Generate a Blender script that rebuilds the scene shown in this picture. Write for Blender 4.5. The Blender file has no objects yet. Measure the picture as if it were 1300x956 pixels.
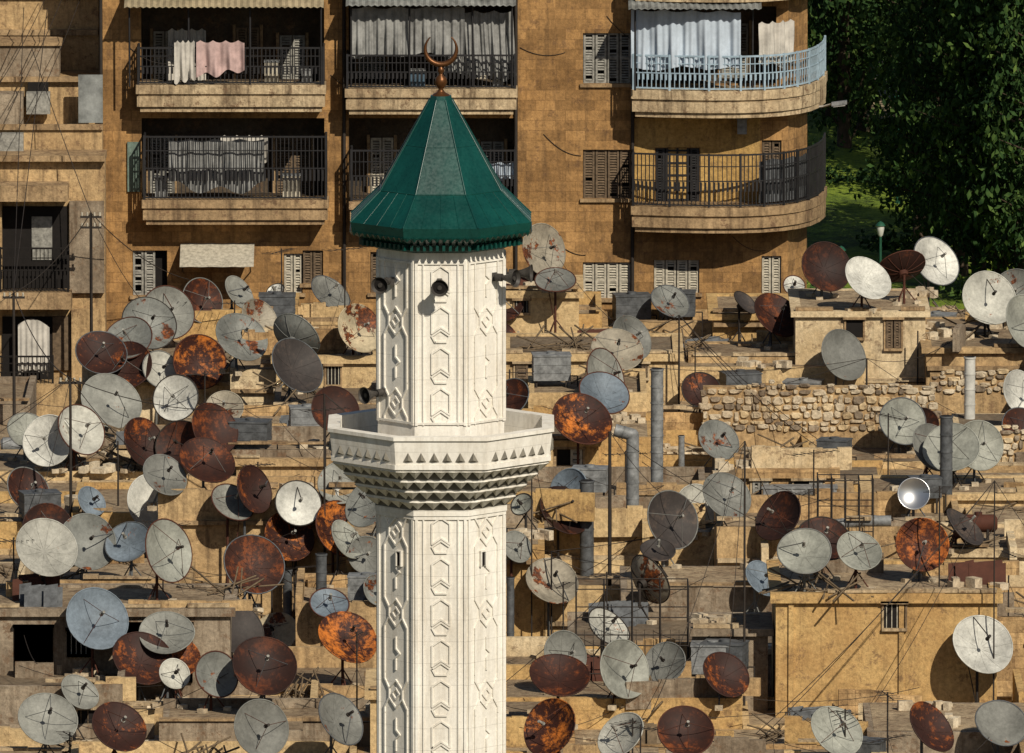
import bpy, math, random
import numpy as np
from mathutils import Vector, Matrix
random.seed(11)
R=random.uniform
sc=bpy.context.scene
# ------------------------------------------------------------------ camera survey
H=53.8; F=18000.0; PT=math.radians(8.0); cp,sp=math.cos(PT),math.sin(PT)
def W(u,v,Y):
    """survey: point at distance Y on the sight line u,v"""
    dx=u-650; dv=v-478
    dy=F*cp-dv*sp; dz=-F*sp-dv*cp
    t=Y/dy
    return Vector((dx*t,Y,H+dz*t))
cam=bpy.data.cameras.new("camera"); co=bpy.data.objects.new("camera",cam); sc.collection.objects.link(co)
co.location=(0,0,H); co.rotation_euler=(math.radians(82),0,0)
cam.sensor_width=36; cam.lens=36*F/1300; cam.clip_start=1; cam.clip_end=6000
sc.camera=co
# ------------------------------------------------------------------ light
EL=38; AZ=27
w=bpy.data.worlds.new("World"); sc.world=w; w.use_nodes=True
nt=w.node_tree; bg=nt.nodes['Background']; sky=nt.nodes.new('ShaderNodeTexSky'); sky.sky_type='NISHITA'
sky.sun_disc=False; sky.sun_elevation=math.radians(EL); sky.sun_rotation=math.radians(180-AZ)
nt.links.new(sky.outputs[0],bg.inputs[0]); bg.inputs[1].default_value=0.05
sl=bpy.data.lights.new("sun",'SUN'); sl.energy=5.0; sl.angle=math.radians(.5); sl.color=(1,.92,.78)
so=bpy.data.objects.new("sun",sl); sc.collection.objects.link(so)
a=math.radians(AZ); e=math.radians(EL)
sv=Vector((math.sin(a)*math.cos(e),-math.cos(a)*math.cos(e),math.sin(e)))
so.rotation_euler=sv.to_track_quat('Z','Y').to_euler(); so.location=(40,250,120)
sc.view_settings.view_transform='Standard'; sc.view_settings.look='None'; sc.view_settings.exposure=0
# ------------------------------------------------------------------ materials
class NT:
    def __init__(s,name):
        s.m=bpy.data.materials.new(name); s.m.use_nodes=True; s.t=s.m.node_tree
        s.b=s.t.nodes['Principled BSDF']; s.tc=s.t.nodes.new('ShaderNodeTexCoord')
    def n(s,k,**kw):
        x=s.t.nodes.new(k)
        for a_,b_ in kw.items(): setattr(x,a_,b_)
        return x
    def l(s,a_,b_): s.t.links.new(a_,b_)
    def vec(s,scale=(1,1,1),rnd=False):
        mp=s.n('ShaderNodeMapping'); mp.inputs['Scale'].default_value=scale
        s.l(s.tc.outputs['Object'],mp.inputs[0])
        if rnd:
            oi=s.n('ShaderNodeObjectInfo'); mu=s.n('ShaderNodeMath',operation='MULTIPLY'); mu.inputs[1].default_value=57.0
            s.l(oi.outputs['Random'],mu.inputs[0]); s.l(mu.outputs[0],mp.inputs['Location'])
        return mp.outputs[0]
    def noise(s,scale,vec=None,detail=4,rough=.6):
        x=s.n('ShaderNodeTexNoise'); x.inputs['Scale'].default_value=scale; x.inputs['Detail'].default_value=min(5,detail)
        x.inputs['Roughness'].default_value=rough
        s.l(vec if vec is not None else s.tc.outputs['Object'],x.inputs['Vector']); return x.outputs['Fac']
    def ramp(s,fac,pts):
        x=s.n('ShaderNodeValToRGB'); el=x.color_ramp.elements
        while len(el)<len(pts): el.new(.5)
        for i,(p,c) in enumerate(pts):
            el[i].position=p; el[i].color=(c[0],c[1],c[2],1) if not isinstance(c,(int,float)) else (c,c,c,1)
        s.l(fac,x.inputs[0]); return x.outputs[0]
    def mix(s,fac,a_,b_,mode='MIX'):
        x=s.n('ShaderNodeMixRGB',blend_type=mode)
        for i,val in ((0,fac),(1,a_),(2,b_)):
            if isinstance(val,(int,float)): x.inputs[i].default_value=val
            elif isinstance(val,tuple): x.inputs[i].default_value=(*val,1)
            else: s.l(val,x.inputs[i])
        return x.outputs[0]
    def bump(s,h,dist=.02,st=.6):
        x=s.n('ShaderNodeBump'); x.inputs['Distance'].default_value=dist; x.inputs['Strength'].default_value=st
        s.l(h,x.inputs['Height']); s.l(x.outputs[0],s.b.inputs['Normal'])
    def out(s,col,rough=.85,metal=0):
        if isinstance(col,tuple): s.b.inputs['Base Color'].default_value=(*col,1)
        else: s.l(col,s.b.inputs['Base Color'])
        if isinstance(rough,(int,float)): s.b.inputs['Roughness'].default_value=rough
        else: s.l(rough,s.b.inputs['Roughness'])
        s.b.inputs['Metallic'].default_value=metal
        s.b.inputs['Specular IOR Level'].default_value=.25
        return s.m
def plaster(name,c1,c2,grime=.5,blocks=False,dark=(.085,.053,.030),lo=.48,bmix=.9):
    k=NT(name); big=k.noise(.55,detail=5,rough=.7); fine=k.noise(8,detail=5,rough=.78)
    c=k.mix(k.ramp(big,[(.38,0),(.62,1)]),c1,c2)
    st=k.noise(1.5,k.vec((2.4,2.4,.25)),5,.72)
    c=k.mix(k.ramp(st,[(lo,0),(lo+.2,grime)]),c,dark)
    sp_=k.noise(2.3,detail=5,rough=.85)
    c=k.mix(k.ramp(sp_,[(.55,0),(.62,grime)]),c,(dark[0]*1.8,dark[1]*1.7,dark[2]*1.7))
    c=k.mix(1.0,c,k.ramp(fine,[(.3,.55),(.7,1.2)]),'MULTIPLY')
    if blocks:
        sx=k.n('ShaderNodeSeparateXYZ'); k.l(k.tc.outputs['Object'],sx.inputs[0])
        ad=k.n('ShaderNodeMath'); k.l(sx.outputs[0],ad.inputs[0]); k.l(sx.outputs[1],ad.inputs[1])
        cb=k.n('ShaderNodeCombineXYZ'); k.l(ad.outputs[0],cb.inputs[0]); k.l(sx.outputs[2],cb.inputs[1])
        br=k.n('ShaderNodeTexBrick'); k.l(cb.outputs[0],br.inputs['Vector'])
        br.inputs['Scale'].default_value=1; br.inputs['Brick Width'].default_value=.56; br.inputs['Row Height'].default_value=.29
        br.inputs['Mortar Size'].default_value=.008; br.inputs['Color1'].default_value=(.66,.60,.53,1)
        br.inputs['Color2'].default_value=(1.32,1.25,1.14,1); br.inputs['Mortar'].default_value=(.6,.53,.46,1); br.inputs['Bias'].default_value=-.1
        c=k.mix(bmix,c,br.outputs['Color'],'MULTIPLY')
    k.bump(fine,.03,.8)
    return k.out(c,.92)
M={}
WALLS=[plaster("plaster_cream",(.60,.44,.235),(.47,.325,.16),.55,lo=.54),
 plaster("plaster_tan",(.50,.345,.175),(.36,.235,.115),.65),
 plaster("plaster_ochre",(.54,.36,.15),(.42,.255,.10),.6,lo=.52),
 plaster("plaster_pale",(.66,.53,.34),(.48,.355,.20),.6,lo=.54),
 plaster("plaster_grey",(.33,.265,.19),(.19,.145,.10),.75),
 plaster("stone_block_wall",(.52,.37,.195),(.38,.25,.125),.6,True)]
ROOFS=[plaster("roof_screed",(.32,.24,.15),(.20,.145,.09),.8),
 plaster("roof_dust",(.40,.305,.19),(.26,.19,.12),.75),
 plaster("roof_tar",(.13,.10,.07),(.22,.165,.105),.8)]
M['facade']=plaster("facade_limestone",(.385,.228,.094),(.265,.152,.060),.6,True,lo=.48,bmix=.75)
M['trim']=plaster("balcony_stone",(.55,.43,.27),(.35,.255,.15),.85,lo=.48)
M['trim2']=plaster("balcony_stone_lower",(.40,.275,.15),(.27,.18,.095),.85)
M['inner']=plaster("loggia_shade_plaster",(.10,.077,.054),(.06,.045,.03),.7)  # plaster colour darkened to carry the shade inside the loggias
M['ochrewall']=plaster("loggia_ochre",(.50,.32,.11),(.38,.23,.075),.5)
M['rubble']=plaster("rubble_stone",(.62,.53,.39),(.42,.33,.22),.5,lo=.55)
def flat(name,c,rough=.6,metal=0,var=.35,scale=4,bumpd=0,rnd=False):
    k=NT(name); f=k.noise(scale,k.vec(rnd=rnd),5,.7)
    cc=k.mix(k.ramp(f,[(.3,0),(.7,1)]),tuple(x*(1-var) for x in c),tuple(min(1,x*(1+var*.4)) for x in c))
    if bumpd: k.bump(f,bumpd,.6)
    return k.out(cc,rough,metal)
M['dark']=flat("dark_interior",(.010,.008,.007),.9)  # near-black colour stands in for shade within openings and recesses
M['iron']=flat("black_iron",(.018,.017,.018),.55)
M['ironblue']=flat("pale_blue_iron",(.28,.37,.44),.5)
M['shutw']=flat("shutter_grey_paint",(.26,.25,.22),.7,scale=9,var=.6)
M['shutb']=flat("shutter_brown_wood",(.13,.09,.055),.75,scale=9,var=.6)
M['shutl']=flat("shutter_white_paint",(.42,.38,.30),.7,scale=9,var=.5)
M['shutg']=flat("shutter_green_paint",(.13,.18,.15),.7,scale=9,var=.5)
M['cloth']=flat("cloth_grey",(.24,.24,.23),.9,scale=3,var=.5)
M['clothb']=flat("cloth_blue_white",(.40,.46,.53),.9,scale=2,var=.25)
M['clothw']=flat("cloth_white",(.48,.45,.40),.9,scale=2,var=.4)
M['clothp']=flat("cloth_pink",(.44,.31,.29),.9,scale=3,var=.4)
M['galv']=flat("galvanised_metal",(.22,.225,.225),.6,.2,scale=5,var=.6,rnd=True)
M['galvd']=flat("galvanised_dark",(.095,.10,.105),.6,.2,scale=5,var=.6,rnd=True)
M['corr']=flat("corrugated_sheet",(.24,.25,.24),.6,.2,scale=2,var=.6)
M['corrt']=flat("corrugated_tan",(.34,.28,.18),.7,.1,scale=2,var=.5)
M['wood']=flat("weathered_wood",(.14,.10,.06),.85,scale=8,var=.5)
M['pole']=flat("dark_pole",(.028,.022,.018),.7)
M['strutg']=flat("grey_strut",(.14,.14,.13),.6)
M['pipew']=flat("white_pipe",(.50,.49,.45),.5,scale=3,rnd=True)
M['gold']=flat("aged_copper",(.12,.05,.018),.4,.6,scale=9)
M['horn']=flat("horn_speaker_grey",(.05,.045,.04),.5)
M['bluep']=flat("blue_plastic",(.06,.10,.14),.5)
M['tankred']=flat("red_oxide",(.07,.024,.014),.8,rnd=True)
def rustm(name,base,lo,hi,rough=.6,metal=.05):
    k=NT(name); v=k.vec(rnd=True); n1=k.noise(1.7,v,5,.68); n2=k.noise(9,v,5,.8)
    rust=k.ramp(n2,[(.32,(.020,.009,.006)),(.5,(.07,.022,.009)),(.64,(.26,.075,.018)),(.8,(.36,.13,.03))])
    mask=k.ramp(n1,[(lo,0),(hi,1)])
    ad=k.mix(.38,mask,n2); m2=k.ramp(ad,[(.28,0),(.41,1)])
    b=k.mix(k.ramp(n2,[(.3,0),(.75,1)]),tuple(x*.6 for x in base),tuple(min(1,x*1.1) for x in base))
    big=k.noise(1.1,v,4,.6); b=k.mix(1.0,b,k.ramp(big,[(.3,.5),(.7,1.1)]),'MULTIPLY')
    k.bump(n2,.008,.5)
    return k.out(k.mix(m2,b,rust),rough,metal)
def darkrust(name,a1,a2,a3,p,sp_=.12):
    k=NT(name); v=k.vec(rnd=True); n1=k.noise(1.4,v,5,.72); n2=k.noise(7,v,5,.8)
    c=k.ramp(k.mix(.4,n1,n2),[(.30,a1),(p,a2),(p+sp_,a3)]); k.bump(n2,.008,.5)
    return k.out(c,.65,.05)
DM={'g':[rustm("dish_grey_paint",(.27,.27,.24),.66,.84),rustm("dish_grey_worn",(.20,.20,.18),.60,.78),rustm("dish_grey_green",(.33,.335,.29),.66,.84),rustm("dish_grey_streaked",(.22,.225,.205),.55,.76),rustm("dish_grey_light",(.42,.41,.36),.64,.84)],
 'w':[rustm("dish_white_paint",(.64,.63,.57),.68,.88),rustm("dish_offwhite",(.50,.49,.43),.62,.84)],
 'm':[rustm("dish_half_rust",(.34,.30,.23),.52,.68),rustm("dish_cream_rust",(.52,.43,.28),.52,.68)],
 'r':[darkrust("dish_dark_rust",(.010,.005,.004),(.024,.009,.006),(.10,.028,.010),.52),darkrust("dish_brown_rust",(.012,.006,.005),(.036,.012,.007),(.20,.052,.012),.52),darkrust("dish_maroon_rust",(.014,.007,.005),(.034,.012,.008),(.30,.08,.014),.54,.10)],
 'o':[darkrust("dish_orange_rust",(.014,.006,.004),(.055,.015,.007),(.42,.12,.02),.48,.11),darkrust("dish_orange_patch",(.012,.006,.004),(.035,.010,.006),(.46,.14,.022),.49,.10)],
 'b':[rustm("dish_blue_grey",(.18,.22,.26),.66,.84)],
 'k':[darkrust("dish_black_grey",(.02,.017,.016),(.04,.033,.03),(.09,.065,.05),.52)]}
km=NT("polished_metal"); M['mirror']=km.out((.55,.55,.55),.3,.9)
k=NT("minaret_white_cladding"); f1=k.noise(1.2,k.vec((1,1,.3)),5,.68); f2=k.noise(14,detail=4); f3=k.noise(2.2,k.vec((2.5,2.5,.25)),5,.7)
sx=k.n('ShaderNodeSeparateXYZ'); k.l(k.tc.outputs['Object'],sx.inputs[0])
dv_=k.n('ShaderNodeMath',operation='DIVIDE'); dv_.inputs[1].default_value=.47; k.l(sx.outputs[2],dv_.inputs[0])
fr=k.n('ShaderNodeMath',operation='FRACT'); k.l(dv_.outputs[0],fr.inputs[0])
j=k.ramp(fr.outputs[0],[(0,.66),(.035,1.0)])
c=k.mix(k.ramp(f1,[(.35,0),(.7,1)]),(.78,.75,.68),(.62,.57,.49)); c=k.mix(1,c,j,'MULTIPLY')
c=k.mix(k.ramp(f3,[(.48,0),(.75,.45)]),c,(.34,.29,.22))
c=k.mix(.35,c,k.ramp(f2,[(.3,.65),(.7,1.05)]),'MULTIPLY'); k.bump(f2,.005,.5); M['white']=k.out(c,.65)
M['greyshade']=flat("minaret_corbel_shade",(.17,.155,.125),.7,scale=3,var=.4)  # grey darkened so the colour holds the shade under the balcony
k=NT("minaret_green_roof_paint"); f1=k.noise(1.5,k.vec((1,1,.5)),5,.65); f2=k.noise(16,detail=4)
c=k.mix(k.ramp(f1,[(.35,0),(.7,1)]),(.001,.032,.026),(.003,.058,.046)); c=k.mix(.5,c,k.ramp(f2,[(.3,.6),(.7,1.1)]),'MULTIPLY')
k.bump(f1,.012,.35); M['green']=k.out(c,k.ramp(f2,[(.2,.22),(.8,.42)])); k.b.inputs['Specular IOR Level'].default_value=.5
# ------------------------------------------------------------------ mesh builder
class MB:
    def __init__(s): s.v=[];s.f=[];s.m=[];s.s=[]
    def add(s,vs,fs,mi=0,sm=False):
        o=len(s.v); s.v+= [tuple(x) for x in vs]
        for f in fs: s.f.append(tuple(i+o for i in f)); s.m.append(mi); s.s.append(sm)
    def hexa(s,p,mi=0):
        s.add(p,[(0,3,2,1),(4,5,6,7),(0,1,5,4),(1,2,6,5),(2,3,7,6),(3,0,4,7)],mi)
    def box(s,x0,x1,y0,y1,z0,z1,mi=0):
        s.hexa([(x0,y0,z0),(x1,y0,z0),(x1,y1,z0),(x0,y1,z0),(x0,y0,z1),(x1,y0,z1),(x1,y1,z1),(x0,y1,z1)],mi)
    def obox(s,c,ax,ay,az,mi=0):
        c=Vector(c);ax=Vector(ax);ay=Vector(ay);az=Vector(az)
        s.hexa([c-ax-ay-az,c+ax-ay-az,c+ax+ay-az,c-ax+ay-az,c-ax-ay+az,c+ax-ay+az,c+ax+ay+az,c-ax+ay+az],mi)
    def rbox(s,cx,cy,z0,z1,hx,hy,ang,mi=0):
        ca,sa=math.cos(ang),math.sin(ang)
        s.obox((cx,cy,(z0+z1)/2),(hx*ca,hx*sa,0),(-hy*sa,hy*ca,0),(0,0,(z1-z0)/2),mi)
    def cyl(s,p0,p1,r0,r1=None,n=8,mi=0,caps=True,sm=True):
        if r1 is None: r1=r0
        p0=Vector(p0);p1=Vector(p1); d=(p1-p0)
        if d.length<1e-6: return
        d.normalize(); a_=d.orthogonal().normalized(); b_=d.cross(a_)
        vs=[]
        for p,r in((p0,r0),(p1,r1)):
            for i in range(n):
                t=2*math.pi*i/n; vs.append(p+(a_*math.cos(t)+b_*math.sin(t))*r)
        s.add(vs,[(i,(i+1)%n,n+(i+1)%n,n+i) for i in range(n)],mi,sm)
        if caps: s.add(vs,[tuple(range(n-1,-1,-1)),tuple(range(n,2*n))],mi,False)
    def tube(s,pts,r,n=6,mi=0):
        for i in range(len(pts)-1):
            a0=r if isinstance(r,(int,float)) else r[i]; a1=r if isinstance(r,(int,float)) else r[i+1]
            s.cyl(pts[i],pts[i+1],a0,a1,n,mi,i in(0,len(pts)-2))
    def rev(s,cx,cy,prof,n=16,mi=0,sm=True):
        vs=[];m_=len(prof)
        for i in range(n):
            t=2*math.pi*i/n
            for r,z in prof: vs.append((cx+r*math.cos(t),cy+r*math.sin(t),z))
        s.add(vs,[(i*m_+j_,((i+1)%n)*m_+j_,((i+1)%n)*m_+j_+1,i*m_+j_+1) for i in range(n) for j_ in range(m_-1)],mi,sm)
    def wire(s,p0,p1,sag,r=.014,mi=0,n=10):
        p0=Vector(p0);p1=Vector(p1)
        s.tube([p0.lerp(p1,i/n)-Vector((0,0,sag*4*(i/n)*(1-i/n))) for i in range(n+1)],r,4,mi)
    def obj(s,name,mats,parent=None,loc=(0,0,0)):
        me=bpy.data.meshes.new(name); me.from_pydata(s.v,[],s.f)
        for m_ in mats: me.materials.append(m_)
        me.polygons.foreach_set('material_index',s.m); me.polygons.foreach_set('use_smooth',s.s); me.update()
        o=bpy.data.objects.new(name,me); sc.collection.objects.link(o); o.location=loc
        if parent: o.parent=parent
        return o
def empty(name,loc=(0,0,0)):
    o=bpy.data.objects.new(name,None); sc.collection.objects.link(o); o.location=loc; o.empty_display_size=.5; return o
# ------------------------------------------------------------------ ground
k=NT("ground_earth"); n1=k.noise(.05); n2=k.noise(1.2)
c=k.mix(k.ramp(n1,[(.4,0),(.6,1)]),(.16,.12,.075),(.07,.085,.03)); c=k.mix(1,c,k.ramp(n2,[(.3,.6),(.7,1.1)]),'MULTIPLY'); M['ground']=k.out(c,.95)
k=NT("grass_green"); n1=k.noise(.3,detail=5); n2=k.noise(4,detail=5,rough=.8)
c=k.ramp(k.mix(.5,n1,n2),[(.40,(.035,.055,.010)),(.50,(.13,.19,.018)),(.62,(.27,.34,.035))]); k.bump(n2,.15,1); M['grass']=k.out(c,.9)
M['path']=plaster("path_gravel",(.42,.34,.22),(.33,.26,.16),.3)
g=MB(); g.add([(-3000,-500,-8),(3000,-500,-8),(3000,5000,-8),(-3000,5000,-8)],[(0,1,2,3)]); g.obj("ground",[M['ground']])
g=MB(); nx,ny=60,60
vs=[]
for j_ in range(ny+1):
    for i in range(nx+1):
        x=6+i*1.0; y=402+j_*2.6
        vs.append((x,y,-7.9+1.2*math.sin(x*.13+1)*math.sin(y*.06)**2*min(1,i/5)*min(1,(nx-i)/5)*min(1,j_/4)+R(0,.12)))
g.add(vs,[(j_*(nx+1)+i,j_*(nx+1)+i+1,(j_+1)*(nx+1)+i+1,(j_+1)*(nx+1)+i) for j_ in range(ny) for i in range(nx)],0,True)
g.obj("grass_lawn",[M['grass']])
# ------------------------------------------------------------------ APARTMENT BUILDING
YF=400.0
apt=empty("apartment_building",(0,YF,0))
def ap(mb,name,mats):
    o=mb.obj(name,mats,None); o.parent=apt; o.matrix_parent_inverse=Matrix.Translation((0,-YF,0)); return o
def XF(u,Y=YF): return W(u,250,Y).x
def ZF(v,Y=YF): return W(650,v,Y).z
ZT=ZF(-95); ZB=-8.0
wall=MB(); 
holes=[]
def hole(u0,u1,v0,v1,d,mi): holes.append((XF(u0),XF(u1),ZF(v1),ZF(v0),d,mi))
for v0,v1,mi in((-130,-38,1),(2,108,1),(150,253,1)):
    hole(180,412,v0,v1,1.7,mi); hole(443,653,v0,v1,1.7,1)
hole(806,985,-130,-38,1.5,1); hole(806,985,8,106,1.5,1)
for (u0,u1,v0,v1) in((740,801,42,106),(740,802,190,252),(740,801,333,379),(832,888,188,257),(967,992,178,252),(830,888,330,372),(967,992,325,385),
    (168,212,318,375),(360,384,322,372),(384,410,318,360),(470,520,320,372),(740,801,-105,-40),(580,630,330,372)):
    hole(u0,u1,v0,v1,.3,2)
X0,X1=XF(127),XF(1000)
xs=sorted(set([X0,X1]+[h[0] for h in holes]+[h[1] for h in holes])); zs=sorted(set([ZB,ZT]+[h[2] for h in holes]+[h[3] for h in holes]))
for i in range(len(xs)-1):
    for j_ in range(len(zs)-1):
        cx=(xs[i]+xs[i+1])/2; cz=(zs[j_]+zs[j_+1])/2
        if any(h[0]<cx<h[1] and h[2]<cz<h[3] for h in holes): continue
        wall.add([(xs[i],YF,zs[j_]),(xs[i+1],YF,zs[j_]),(xs[i+1],YF,zs[j_+1]),(xs[i],YF,zs[j_+1])],[(0,1,2,3)],0)
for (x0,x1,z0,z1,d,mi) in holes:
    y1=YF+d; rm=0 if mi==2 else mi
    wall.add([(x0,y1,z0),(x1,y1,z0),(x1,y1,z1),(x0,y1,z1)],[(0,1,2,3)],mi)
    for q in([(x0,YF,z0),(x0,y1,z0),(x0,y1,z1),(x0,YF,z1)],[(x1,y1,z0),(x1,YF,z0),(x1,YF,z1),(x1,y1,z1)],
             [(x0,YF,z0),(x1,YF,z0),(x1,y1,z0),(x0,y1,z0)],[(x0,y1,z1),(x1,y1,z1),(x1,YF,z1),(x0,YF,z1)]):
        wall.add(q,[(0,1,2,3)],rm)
xc=XF(1026); yb=YF+14
wall.add([(X1,YF,ZB),(xc,YF+1.6,ZB),(xc,YF+1.6,ZT),(X1,YF,ZT)],[(0,1,2,3)],0)
wall.add([(xc,YF+1.6,ZB),(xc,yb,ZB),(xc,yb,ZT),(xc,YF+1.6,ZT)],[(0,1,2,3)],0)
wall.add([(X0,yb,ZB),(X0,YF,ZB),(X0,YF,ZT),(X0,yb,ZT)],[(0,1,2,3)],0)
wall.add([(xc,yb,ZB),(X0,yb,ZB),(X0,yb,ZT),(xc,yb,ZT)],[(0,1,2,3)],0)
wall.add([(X0,YF,ZT),(X1,YF,ZT),(xc,YF+1.6,ZT),(xc,yb,ZT),(X0,yb,ZT)],[(0,1,2,3,4)],0)
wall.box(X0-.1,X1+.1,YF-.15,YF+.25,ZT-.002,ZT+.6,0)
for u0,u1,v0,v1 in((805,831,150,262),(889,965,150,262),(831,889,150,187)): wall.box(XF(u0),XF(u1),YF-.02,YF-.004,ZF(v1),ZF(v0),3)
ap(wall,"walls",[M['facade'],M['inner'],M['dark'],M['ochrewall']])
def shutter(mb,x0,x1,z0,z1,y,leaves=2,mi=0,open_=()):
    w_=(x1-x0)/leaves
    for i in range(leaves):
        a0=x0+i*w_+.015; a1=a0+w_-.03
        if i in open_: continue
        fw=.06
        mb.box(a0,a0+fw,y,y+.05,z0,z1,mi); mb.box(a1-fw,a1,y,y+.05,z0,z1,mi)
        for zz in(z0,(z0+z1)/2-fw/2,z1-fw): mb.box(a0+fw,a1-fw,y+.003,y+.047,zz,zz+fw,mi)
        zz=z0+fw+.02
        while zz<z1-fw-.03:
            if random.random()>.06: mb.hexa([(a0+fw,y+.005,zz),(a1-fw,y+.005,zz),(a1-fw,y+.04,zz+.035),(a0+fw,y+.04,zz+.035),
                     (a0+fw,y+.005,zz+.012),(a1-fw,y+.005,zz+.012),(a1-fw,y+.04,zz+.047),(a0+fw,y+.04,zz+.047)],mi)
            zz+=.075
def shut(u0,u1,v0,v1,n,mat,open_=(),Y=YF+.08,name="shutters"):
    mb=MB(); shutter(mb,XF(u0,Y),XF(u1,Y),ZF(v1,Y),ZF(v0,Y),Y,n,0,open_)
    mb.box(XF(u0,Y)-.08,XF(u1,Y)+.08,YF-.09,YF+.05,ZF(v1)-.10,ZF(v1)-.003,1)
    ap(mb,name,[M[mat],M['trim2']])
shut(740,801,42,106,4,'shutw'); shut(740,802,190,252,4,'shutb'); shut(740,801,333,379,4,'shutl')
shut(740,801,-105,-40,4,'shutw'); shut(830,888,330,372,4,'shutl'); shut(967,992,325,385,2,'shutl')
shut(168,212,318,375,3,'shutw',(2,)); shut(360,384,322,372,2,'shutl'); shut(384,410,318,360,2,'shutb'); shut(470,520,320,372,3,'shutb'); shut(580,630,330,372,3,'shutb')
shut(967,992,178,252,2,'shutb')
mb=MB(); mb.box(XF(162),XF(178),YF-.08,YF-.02,ZF(243),ZF(180)); ap(mb,"green_shutter",[M['shutg']])
mb=MB(); x0,x1,z0,z1=XF(832),XF(888),ZF(257),ZF(188)
shutter(mb,x0,x0+.28,z0,z1,YF+.02,1); shutter(mb,x1-.28,x1,z0,z1,YF+.02,1)
mb.box(x0+.3,x1-.3,YF+.05,YF+.07,z0,z1,1)
for xx in(x0+.3,(x0+x1)/2-.03,x1-.36): mb.box(xx,xx+.06,YF+.01,YF+.048,z0,z1,0)
for zz in np.linspace(z0+.05,z1-.1,5): mb.box(x0+.36,x1-.36,YF+.02,YF+.047,zz,zz+.05,0)
ap(mb,"balcony_door",[M['iron'],M['ochrewall']])
mb=MB()
for (u0,u1,v0,v1,mi) in((195,225,40,108,0),(355,388,45,108,1),(190,222,175,250,1),(350,395,175,250,2),(300,330,35,105,2),(455,490,40,108,1),(600,640,40,108,0),(470,500,175,250,0),(610,640,180,250,1),
                        (820,850,30,104,0),(915,950,30,104,1)):
    Y=YF+1.42; shutter(mb,XF(u0,Y),XF(u1,Y),ZF(v1,Y)+.02,ZF(v0,Y),Y,2,mi)
    mb.box(XF(u0,Y)-.09,XF(u0,Y)-.01,Y,Y+.07,ZF(v1,Y)+.02,ZF(v0,Y)+.08,3); mb.box(XF(u1,Y)+.01,XF(u1,Y)+.09,Y,Y+.07,ZF(v1,Y)+.02,ZF(v0,Y)+.08,3)
ap(mb,"loggia_doors",[M['shutl'],M['shutw'],M['shutb'],M['trim2']])
def slab(mb,pts,z1,th,mi=0,back=YF):
    def layer(off,za,zb,m_):
        P=[]
        for (x,y) in pts: P.append((x,y+off))
        P[0]=(P[0][0]+off,P[0][1]); P[-1]=(P[-1][0]-off,P[-1][1])
        back_=[(P[-1][0],max(back,P[-1][1]+.05)),(P[0][0],back)]
        Q=P+back_; m2=len(Q)
        vs=[(x,y,za) for x,y in Q]+[(x,y,zb) for x,y in Q]
        mb.add(vs,[(i,(i+1)%m2,m2+(i+1)%m2,m2+i) for i in range(m2)],m_)
        mb.add(vs,[tuple(range(m2-1,-1,-1)),tuple(range(m2,2*m2))],m_)
    layer(0,z1-th*.33,z1,mi); layer(.07,z1-th*.42,z1-th*.332,mi); layer(.03,z1-th*.8,z1-th*.422,mi); layer(.12,z1-th,z1-th*.802,mi)
def railing(mb,pts,z0,h,sp_=.115,mi=0,mid=True,r=.012):
    for a_,b_ in zip(pts[:-1],pts[1:]):
        a_=Vector((*a_,0)); b_=Vector((*b_,0)); L=(b_-a_).length; n=max(1,int(L/sp_)); d=(b_-a_).normalized(); ang=math.atan2(d.y,d.x)
        for i in range(n):
            p=a_.lerp(b_,i/n); mb.rbox(p.x,p.y,z0+.08,z0+h,r,r,ang,mi)
            if mid: mb.rbox(p.x+d.x*.03,p.y+d.y*.03,z0+h*.3,z0+h*.48,.022,.008,ang,mi)
        c=(a_+b_)/2
        for zz,hh in((z0+.06,.02),(z0+h,.025))+(((z0+h*.5,.015),(z0+h*.78,.012)) if mid else ()):
            mb.rbox(c.x,c.y,zz-hh,zz+hh,L/2+.01,.02,ang,mi)
        mb.rbox(a_.x,a_.y,z0,z0+h+.04,.03,.03,ang,mi)
    b_=pts[-1]; mb.rbox(b_[0],b_[1],z0,z0+h+.04,.03,.03,0,mi)
YB=YF-.95
def straight_balcony(u0,u1,v,th,h,iron='iron',mat='trim',mid=True,sp_=.115):
    s_=MB(); xa,xb=XF(u0,YB),XF(u1,YB); zt=ZF(v,YB)
    slab(s_,[(xa,YB),(xb,YB)],zt,th); ap(s_,"balcony_slab",[M[mat]])
    r_=MB(); e_=.07; railing(r_,[(xa+e_,YF-.02),(xa+e_,YB+e_),(xb-e_,YB+e_),(xb-e_,YF-.02)],zt,h,sp_,0,mid); ap(r_,"balcony_railing",[M[iron]])
    return xa,xb,zt
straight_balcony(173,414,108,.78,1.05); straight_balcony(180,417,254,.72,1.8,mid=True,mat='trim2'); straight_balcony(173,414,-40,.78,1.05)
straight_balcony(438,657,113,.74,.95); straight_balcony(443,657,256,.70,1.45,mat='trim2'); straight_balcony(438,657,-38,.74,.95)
def curved(v,th,h,iron,mat,mid,sp_):
    pts=[]
    for u,d in((801,-1.1),(850,-1.35),(900,-1.5),(940,-1.48),(970,-1.3),(995,-.95),(1015,-.45),(1030,.2),(1041,1.1),(1048,2.2),(1050,3.4)):
        pts.append((XF(u,YF+d),YF+d))
    s_=MB(); zt=ZF(v,YF-1.3); slab(s_,pts,zt,th,back=YF); ap(s_,"curved_balcony_slab",[M[mat]])
    r_=MB(); q=[(pts[0][0]+.07,YF-.02)]+[(x-(.0 if i<6 else .07),y+.07) for i,(x,y) in enumerate(pts)]; q[1]=(q[0][0],q[1][1])
    railing(r_,q,zt,h,sp_,0,mid); ap(r_,"curved_balcony_railing",[M[iron]]); return pts,zt
PA,ZA=curved(115,.78,.98,'ironblue','trim',True,.13)
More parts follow.
